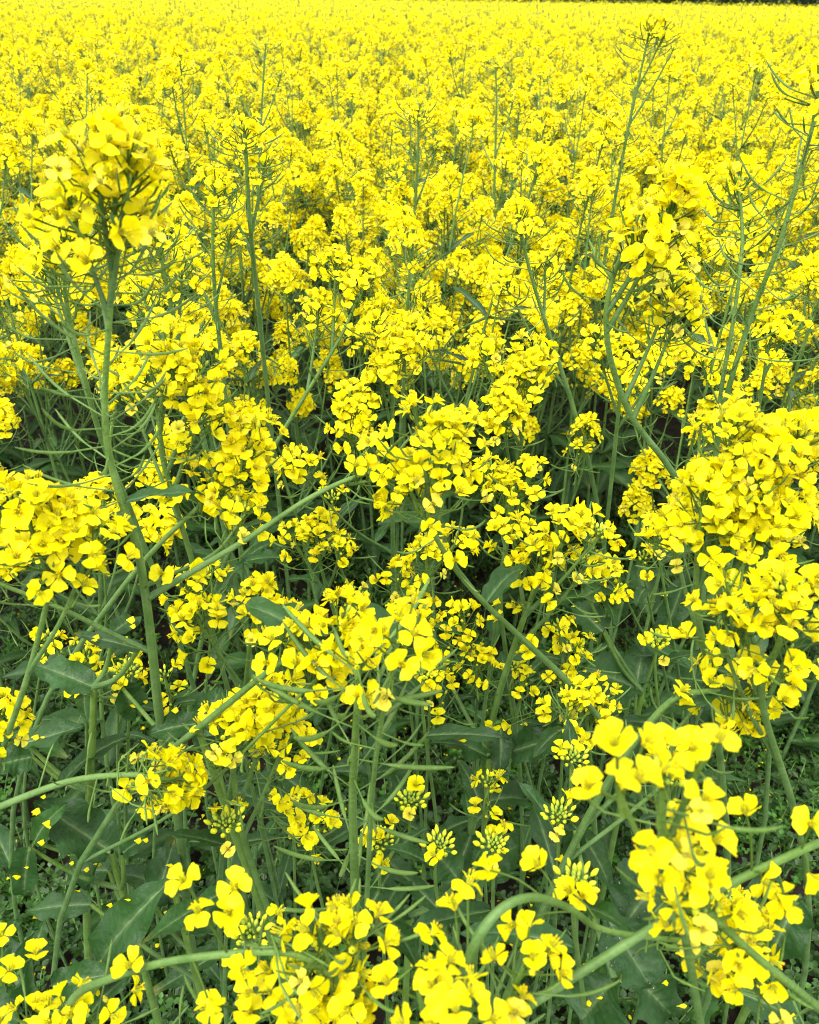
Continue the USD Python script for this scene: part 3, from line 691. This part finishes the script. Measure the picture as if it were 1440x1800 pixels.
rl = np.random.default_rng(91)
LOW = [(700, 1090), (985, 1110), (1180, 1330), (760, 1200), (150, 1165), (215, 1190), (430, 1270), (1290, 1600), (905, 1180), (1000, 1230), (1130, 985), (620, 1050), (370, 1010), (510, 1420), (1150, 940), (1060, 1010), (290, 1190), (80, 1130), (860, 1380), (585, 880), (560, 1450), (1000, 1150)]
for (x, y) in LOW:
    Y = float(np.interp(y, [880, 1200, 1600], [.78, .58, .40])) * rl.uniform(.95, 1.1)
    root = hero('low rape shoot with a few small open flowers above the dark weeds', [(x, y, Y), (x + rl.uniform(-12, 12), y + 60, Y), (x + rl.uniform(-45, 45), y + 220, Y + .03)], [(None, dict(n=int(rl.integers(3, 9)), buds=int(rl.integers(6, 18)), size=.95, lax=1.6, bs=1.0)), ((x + rl.uniform(-45, 45), y + rl.uniform(5, 45), Y), H(int(rl.integers(1, 4)), 2, .95))], r=(.003, .0013),
         leaves=[(.7, rl.uniform(0, 6.28), .06, .016, .5, 'stem')])
    tag(stage.GetPrimAtPath(root), group='low rape shoots with few flowers')

# ------------------------------------------------------------------ leaves seen close in the foreground: low leafy plants
LEAFPTS = []
def leafy(label, foot, leaves, dew=False):
    """A low rape plant that shows only leaves. leaves: (base point, tip point, width, shape)."""
    rng = np.random.default_rng(rp.integers(1 << 30))
    root = numbered('/World', 'leafy_rape_plant'); xf = UsdGeom.Xform.Define(stage, root)
    base = np.array([foot[0], foot[1], 0.0]); xf.AddTranslateOp().Set(Gf.Vec3d(*base))
    top = max(at(*l[0])[2] for l in leaves)
    b0 = at(*leaves[0][0]) - base
    st = MB(); SP = smooth_path([[0, 0, -.01], [b0[0] * .3, b0[1] * .3, b0[2] * .5], b0], 14); stalk(st, SP, .006, .003, 0); part(root, 'stem', st, STEM)
    for (p, q, W, shape) in leaves:
        a, b = at(*p) - base, at(*q) - base
        L = np.linalg.norm(b - a)
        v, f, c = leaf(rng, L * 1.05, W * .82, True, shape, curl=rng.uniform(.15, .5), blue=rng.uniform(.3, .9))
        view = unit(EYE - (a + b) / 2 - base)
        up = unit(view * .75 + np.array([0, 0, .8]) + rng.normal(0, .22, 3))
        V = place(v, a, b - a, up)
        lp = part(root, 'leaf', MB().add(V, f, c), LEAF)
        for _ in range(rng.integers(0, 4)):
            i = rng.integers(len(V) // 6, len(V) - 12)
            LEAFPTS.append((V[i] + base + up * .003, up))
        if np.linalg.norm(a - b0) > .015:
            k = int(np.argmin(np.linalg.norm(SP - (a - [0, 0, .05]), axis=1)))
            pt = MB(); stalk(pt, smooth_path([SP[k], (SP[k] + a) / 2 - [0, 0, .01], a], 8), .0028, .0018, 0); part(root, 'leaf_stalk', pt, STEM)
        if dew:
            d = MB()
            for _ in range(34):
                i = rng.integers(len(V))
                if abs(v[i, 1]) < .42 * W:
                    n = unit(up); r = rng.uniform(.0007, .0022)
                    t = np.array([0, .35, .7, 1.0])
                    vv, ff = tube(V[i] + np.outer(t, n) * r * .9, r * np.sqrt(np.clip(1 - t ** 2, .003, 1)), 8); d.add(vv, ff, [1, 1, 1])
            if d.n:
                pp = part(lp, 'dew_drops', d, DEW); tag(stage.GetPrimAtPath(pp), kind='stuff')
    tag(xf.GetPrim(), label, 'rape plant', 'leafy rape plants low in the foreground')

leafy('low rape plant with broad smooth leaves on a horizontal stem at lower left', (-.27, .47), [((195, 1497, .47), (70, 1410, .48), .056, 'stem'), ((180, 1500, .47), (150, 1560, .47), .03, 'stem'), ((60, 1480, .46), (85, 1420, .45), .025, 'stem'), ((50, 1490, .46), (35, 1590, .45), .034, 'stem'), ((215, 1500, .46), (250, 1468, .46), .02, 'stem'), ((190, 1530, .5), (115, 1525, .5), .045, 'stem')])
leafy('rape plant with one long crinkled drooping leaf at lower left', (-.2, .45), [((300, 1545, .44), (135, 1705, .40), .058, 'broad'), ((270, 1590, .46), (310, 1480, .5), .04, 'stem'), ((330, 1640, .44), (395, 1560, .5), .05, 'stem'), ((160, 1590, .48), (45, 1590, .48), .032, 'stem')])
leafy('rape plant with a pointed upright leaf near the bottom left corner', (-.25, .36), [((60, 1750, .36), (45, 1632, .37), .05, 'stem'), ((90, 1735, .36), (190, 1705, .36), .035, 'stem'), ((160, 1780, .36), (200, 1720, .36), .03, 'stem')])
leafy('rape plant with grey green leaves beside the left edge', (-.4, .52), [((165, 1208, .52), (60, 1160, .53), .036, 'stem'), ((45, 1305, .52), (135, 1280, .52), .032, 'stem'), ((55, 1330, .52), (-15, 1345, .5), .04, 'stem'), ((245, 1140, .5), (130, 1110, .5), .018, 'stem'), ((200, 1110, .53), (240, 1075, .56), .025, 'stem')])
leafy('rape plant with clasping leaves where the arching branch starts', (-.1, .48), [((345, 1272, .47), (262, 1280, .46), .028, 'stem'), ((350, 1290, .47), (390, 1210, .5), .036, 'stem'), ((215, 1210, .53), (245, 1260, .53), .04, 'stem'), ((380, 1330, .5), (350, 1290, .5), .03, 'stem')])
leafy('rape plant whose crinkled leaf is beaded with water drops', (.22, .36), [((1090, 1640, .34), (1165, 1530, .37), .062, 'broad'), ((1060, 1600, .34), (1140, 1730, .30), .05, 'broad')], dew=True)
leafy('rape plant with broad dark leaves at the bottom right', (.12, .36), [((1080, 1720, .33), (1020, 1790, .31), .07, 'broad'), ((1100, 1700, .34), (1190, 1790, .32), .05, 'broad'), ((1010, 1460, .42), (1000, 1560, .4), .03, 'stem')])
leafy('rape plant with long dark leaves below the right edge heads', (.33, .42), [((1400, 1580, .36), (1350, 1700, .34), .045, 'stem'), ((1300, 1745, .32), (1430, 1790, .31), .03, 'stem'), ((1270, 1660, .36), (1210, 1700, .34), .05, 'stem')])
leafy('rape plant with large dull leaves in the dark gap right of centre', (.3, .74), [((1130, 1215, .74), (1040, 1165, .74), .075, 'broad'), ((1120, 1200, .74), (1130, 1120, .78), .05, 'stem'), ((1060, 1110, .74), (1010, 1060, .78), .05, 'stem'), ((1160, 1130, .74), (1215, 1010, .76), .04, 'stem'), ((1015, 1010, .76), (1125, 1050, .74), .03, 'stem')])
leafy('rape plant with folded leaves below the centre flowers', (.1, .62), [((860, 1330, .6), (800, 1300, .6), .04, 'broad'), ((900, 1320, .62), (1000, 1290, .6), .05, 'stem'), ((880, 1280, .62), (885, 1355, .58), .03, 'stem'), ((740, 1080, .75), (700, 1160, .7), .05, 'stem')])
leafy('rape plant with small pale leaves right of the pod stem', (0, .46), [((720, 1610, .43), (665, 1600, .42), .018, 'stem'), ((640, 1620, .44), (690, 1500, .46), .03, 'stem'), ((810, 1550, .43), (770, 1500, .44), .04, 'broad'), ((840, 1520, .44), (905, 1490, .44), .04, 'broad')])

# ------------------------------------------------------------------ scattered plants
def scatter_variant(rng, root, lod, joined):
    h = rng.uniform(.98, 1.22)
    lean = rng.normal(0, .11, 2)
    top = np.array([lean[0], lean[1], h])
    P = smooth_path([[0, 0, -.01], [lean[0] * .2 + rng.normal(0, .012), lean[1] * .2 + rng.normal(0, .012), h * .45], [lean[0] * .6, lean[1] * .6, h * .8], top], (22, 14, 6)[lod])
    bare = rng.random() < .4
    main = dict(P=P, r0=.0046, r1=.0014, heads=[H(int(rng.integers(8, 14) if bare else rng.integers(20, 30)), 8)], pods=(.68, .97, 26) if bare else (.74, .97, 14), podlen=.036)
    main['leaves'] = [(rng.uniform(.08, .46), rng.uniform(0, 6.28), rng.uniform(.07, .15), rng.uniform(.022, .05), rng.uniform(-.3, .6), 'broad' if rng.random() < .4 else 'stem') for _ in range(9 if lod < 2 else 4)]
    stems = [main]
    nb = int(rng.integers(7, 10))
    for k in range(nb):
        t = rng.uniform(.42, .82); j = int(t * (len(P) - 1)); b = P[j]
        az = k * 2.4 + rng.uniform(-.5, .5); r = rng.uniform(.05, .15) * (1.25 - t * .5)
        hz = min(h * rng.uniform(.7, .99), b[2] + rng.uniform(.14, .42))
        tip = np.array([b[0] + r * math.cos(az), b[1] + r * math.sin(az), hz])
        BP = smooth_path([b, b + (tip - b) * [.6, .6, .42], tip], (12, 8, 4)[lod])
        stems.append(dict(P=BP, r0=.0022, r1=.0011, heads=[H(int(rng.integers(20, 34)), int(rng.integers(5, 12)), rng.uniform(.92, 1.12))], pods=(.35, .95, int(rng.integers(5, 15))), podlen=.03,
                          leaves=[(.03, az, rng.uniform(.04, .08), .016, .5, 'stem')]))
    build_plant(rng, root, stems, lod, joined)
    return bare

NV = 9
rs = np.random.default_rng(77)
classes = []
for v in range(NV):
    root = f'/World/rape_plant_class_{v + 1:03d}'
    stage.CreateClassPrim(root).SetTypeName('Xform')
    classes.append((root, scatter_variant(np.random.default_rng(500 + v), root, 1, True)))

# where plants stand: jittered grid, thinner in the trampled strip by the camera
def keep_prob(x, y):
    if y < .75: return 0.0
    p = np.interp(y, [.75, 1.0, 1.3, 1.7, 2.2], [.12, .4, .62, .9, 1.0])
    # a gap of dark leaves right of the centre
    gx_ = np.exp(-(((x - .22) / .28) ** 2 + ((y - .95) / .3) ** 2))
    return p * (1 - .75 * gx_)
spots = []
cell = .157
yy_ = .6
while yy_ < 12.0:
    half = .52 * yy_ + (.55 if yy_ < 4 else 1.2)
    for xg in np.arange(-half, half, cell):
        x_, y_ = xg + rs.uniform(0, cell), yy_ + rs.uniform(0, cell)
        if rs.random() < keep_prob(x_, y_): spots.append((x_, y_))
    yy_ += cell
spots.sort(key=lambda p: p[1] + .1 * abs(p[0]))
GR = 'yellow flowering rape plants of the field'
N_IND = 250
for (x_, y_) in spots[:N_IND]:
    xf = UsdGeom.Xform.Define(stage, numbered('/World', 'rape_plant'))
    p = xf.GetPrim(); cls, bare = classes[rs.integers(NV)]; p.GetReferences().AddInternalReference(cls)
    s = rs.uniform(.9, 1.08)
    xf.AddTranslateOp().Set(Gf.Vec3d(x_, y_, 0)); xf.AddRotateZOp().Set(float(rs.uniform(0, 360))); xf.AddScaleOp().Set(Gf.Vec3f(1.0, 1.0, float(s)))
    p.SetInstanceable(True)
    side = 'left' if x_ < -.17 * y_ else ('right' if x_ > .17 * y_ else 'middle')
    look = 'pod-topped' if bare else 'full-headed yellow'
    deep = 'just behind the front plants' if y_ < 1.75 else 'deep in the crowded rows'
    tag(p, f'{look} rape plant {deep}, {side} third of the field', 'rape plant', f'{look} rape plants {deep}, {side} third')

def instancer(path, protos, pos, yaw, scale, label, cat=None, which=None, tilt=None):
    pi = UsdGeom.PointInstancer.Define(stage, path)
    rel = pi.CreatePrototypesRel()
    for q in protos: rel.AddTarget(q)
    n = len(pos)
    pi.CreatePositionsAttr(Vt.Vec3fArray.FromNumpy(np.asarray(pos, np.float32)))
    pi.CreateProtoIndicesAttr(Vt.IntArray.FromNumpy(np.asarray(which, np.int32)))
    q = np.zeros((n, 4)); q[:, 0] = np.cos(yaw / 2); q[:, 3] = np.sin(yaw / 2)
    if tilt is not None:                                        # tilt about a horizontal axis, then turn
        ax, an = tilt
        r = np.stack([np.cos(an / 2), np.sin(an / 2) * np.cos(ax), np.sin(an / 2) * np.sin(ax), 0 * an], 1)
        w1, z1 = q[:, 0], q[:, 3]
        q = np.stack([w1 * r[:, 0], w1 * r[:, 1] - z1 * r[:, 2], w1 * r[:, 2] + z1 * r[:, 1], z1 * r[:, 0]], 1)
    pi.CreateOrientationsAttr(Vt.QuathArray([Gf.Quath(*map(float, a)) for a in q]))
    pi.CreateScalesAttr(Vt.Vec3fArray.FromNumpy(np.asarray(scale, np.float32)))
    tag(pi.GetPrim(), label, cat, kind='stuff')
    return pi

# the rest of the crop: plants to 12 m, then metre squares of crop
crop = '/World/rape_crop'
UsdGeom.PointInstancer.Define(stage, crop)
protos = []
for v in range(6):
    root = f'{crop}/plant_{v + 1:03d}'; UsdGeom.Xform.Define(stage, root)
    SINK = {}
    scatter_variant(np.random.default_rng(600 + v), root, 1, True); protos.append(root)
    joined_parts, SINK = SINK, None
    for mat, mb in joined_parts.values():
        write(root + '/' + {id(STEM): 'stems', id(PETAL): 'blossom', id(LEAF): 'leaves'}[id(mat)], mb, mat)
def crop_square(rng, root):
    st, bl, lf = MB(), MB(), MB()
    for k in range(39):
        x_, y_ = rng.uniform(-.5, .5, 2); h = rng.normal(1.06, .08)
        tall = rng.random() < .15
        if tall: h += rng.uniform(.06, .2)
        b = np.array([x_, y_, 0])
        tp = b + [rng.normal(0, .05), rng.normal(0, .05), h]
        v, f = tube([b, (b + tp) / 2, tp], [.006, .0045, .003], 3); st.add(v, f, G_STEM)
        if tall:
            for q in range(10):
                p0 = b + (tp - b) * rng.uniform(.75, .98); a = rng.uniform(0, 6.28)
                v, f = tube([p0, p0 + [.03 * math.cos(a), .03 * math.sin(a), .012], p0 + [.05 * math.cos(a), .05 * math.sin(a), .04]], .0012, 3); st.add(v, f, G_POD)
        tips = [(tp, h)]
        for q in range(4):
            a = rng.uniform(0, 6.28); r = rng.uniform(.05, .14); z = h * rng.uniform(.72, .97)
            e = b + [r * math.cos(a) + (tp - b)[0] * .8, r * math.sin(a) + (tp - b)[1] * .8, z]
            s0_ = b + (tp - b) * rng.uniform(.45, .7)
            v, f = tube([s0_, (s0_ + e) / 2 + [0, 0, -.02], e], [.0026, .002, .0015], 3); st.add(v, f, G_STEM_TOP)
            tips.append((e, z))
        for (e, z) in tips:
            hd, fl = raceme(rng, e, [rng.normal(0, .25), rng.normal(0, .25), 1], int(rng.integers(7, 13)) if not (tall and e is tp) else 4, 5, 2, 1.08)
            st.join(hd)
            for x in fl: bl.join(x)
        for q in range(4):
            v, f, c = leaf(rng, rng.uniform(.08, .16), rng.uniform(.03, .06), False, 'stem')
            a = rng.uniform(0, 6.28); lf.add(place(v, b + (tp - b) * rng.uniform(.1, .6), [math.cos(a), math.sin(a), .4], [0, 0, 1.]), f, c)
    write(root + '/stems', st, STEM); write(root + '/blossom', bl, PETAL); write(root + '/leaves', lf, LEAF)
for v in range(5):
    root = f'{crop}/square_{v + 1:03d}'; UsdGeom.Xform.Define(stage, root)
    crop_square(np.random.default_rng(900 + v), root); protos.append(root)
pos, which, scl = [], [], []
for (x_, y_) in spots[N_IND:]:
    pos.append((x_, y_, 0)); which.append(rs.integers(6)); s = rs.uniform(.92, 1.07); scl.append((1, 1, s))
yy_ = 12.3
while yy_ < FIELD_END:
    half = .52 * yy_ + 2.5
    for xg in np.arange(-half, half, .9):
        pos.append((xg + rs.uniform(-.1, .1), yy_ + rs.uniform(-.1, .1), 0)); which.append(6 + rs.integers(5)); s = rs.uniform(.95, 1.05); scl.append((1, 1, s))
    yy_ += .9
yaw = np.where(np.array(which) < 6, rs.uniform(0, 6.28, len(pos)), rs.integers(0, 4, len(pos)) * math.pi / 2)
instancer(crop, protos, pos, yaw, scl, 'dense yellow rape crop stretching away to the dark hedge', 'rape crop', which)

# ------------------------------------------------------------------ chickweed carpet
def sprig(rng, root, bright):
    lf, st = MB(), MB()
    for k in range(int(rng.integers(4, 7))):
        a = rng.uniform(0, 6.28); ln = rng.uniform(.05, .12); r = rng.uniform(.015, .06)
        P = smooth_path([[0, 0, 0], [r * .4 * math.cos(a), r * .4 * math.sin(a), ln * .6], [r * math.cos(a), r * math.sin(a), ln]], 7)
        v, f = tube(P, .0008, 3); st.add(v, f, [.12, .2, .05])
        for j in range(2, 7):
            s = rng.uniform(.008, .015) * (1.15 - .06 * j); az = j * 1.57 + rng.uniform(-.3, .3)
            for q in (0, math.pi):
                d = np.array([math.cos(az + q), math.sin(az + q), rng.uniform(.0, .7)])
                u = np.array([0, .35, .7, 1.0]); w = np.array([.25, 1, .75, .02]) * s * .42
                V = np.stack([np.stack([u * s, w * sg, -.12 * s * u ** 2 + abs(sg) * .12 * s * (u * (1 - u)) * 3], 1) for sg in (-1, 0, 1)], 1).reshape(-1, 3)
                lf.add(place(V, P[j], d, [0, 0, 1.0]), grid_faces(4, 3), bright * rng.uniform(.7, 1.3))
    write(root + '/leaf', lf, WEED); write(root + '/stem', st, STEM)
weed = '/World/chickweed'
UsdGeom.PointInstancer.Define(stage, weed)
wp = []
for v in range(6):
    root = f'{weed}/sprig_{v + 1:03d}'; UsdGeom.Xform.Define(stage, root)
    sprig(np.random.default_rng(300 + v), root, np.array([.021, .066, .007]) * (2.3 if v > 3 else 1.0)); wp.append(root)
rw = np.random.default_rng(5)
n = 5200
wy = rw.uniform(.15, 2.6, n); wx = rw.uniform(-1, 1, n) * (.35 + .62 * wy)
dens = np.sin(wx * 7 + 1.3) * np.sin(wy * 6 + .4) + np.sin(wx * 15 + wy * 9)
k = rw.random(n) < .66 + .26 * dens
wx, wy = wx[k], wy[k]; n = len(wx)
sc = rw.uniform(.7, 1.35, (n, 1)) * np.ones((1, 3))
wh = np.where(rw.random(n) < .82, rw.integers(0, 4, n), rw.integers(4, 6, n))
instancer(weed, wp, np.stack([wx, wy, np.full(n, -.008)], 1), rw.uniform(0, 6.28, n), sc, 'dark green mat of small-leaved chickweed on the soil', 'chickweed', wh)

# ------------------------------------------------------------------ fallen petals
fp = '/World/fallen_petals'
UsdGeom.PointInstancer.Define(stage, fp)
fpr = []
for v in range(5):
    rng = np.random.default_rng(40 + v); root = f'{fp}/petal_{v + 1:03d}'
    P, F, C = petal(rng, 1.5, .010, .008 if v < 3 else .004, 5, 4)
    write(root, MB().add(P - P.mean(0) + [0, 0, .002], F, C * [1, .95, 1]), PETAL); fpr.append(root)
n = 1500
wy = rw.uniform(.25, 1.9, n); wx = rw.uniform(-1, 1, n) * (.3 + .6 * wy)
wz = rw.uniform(.02, .11, n)
m_ = len(LEAFPTS); LP = np.array([a for a, b in LEAFPTS]); LN = np.array([b for a, b in LEAFPTS])
fpos = np.vstack([np.stack([wx, wy, wz], 1), LP])
fyaw = np.concatenate([rw.uniform(0, 6.28, n), np.zeros(m_)])
fax = np.concatenate([rw.uniform(0, 6.28, n), np.arctan2(LN[:, 0], -LN[:, 1])])
fan = np.concatenate([rw.normal(0, .5, n), np.arccos(np.clip(LN[:, 2], -1, 1))])
n += m_
instancer(fp, fpr, fpos, fyaw, rw.uniform(.5, 1.0, (n, 1)) * np.ones((1, 3)), 'small yellow petals fallen onto the weeds and leaves', 'petals', rw.integers(0, 5, n), (fax, fan))
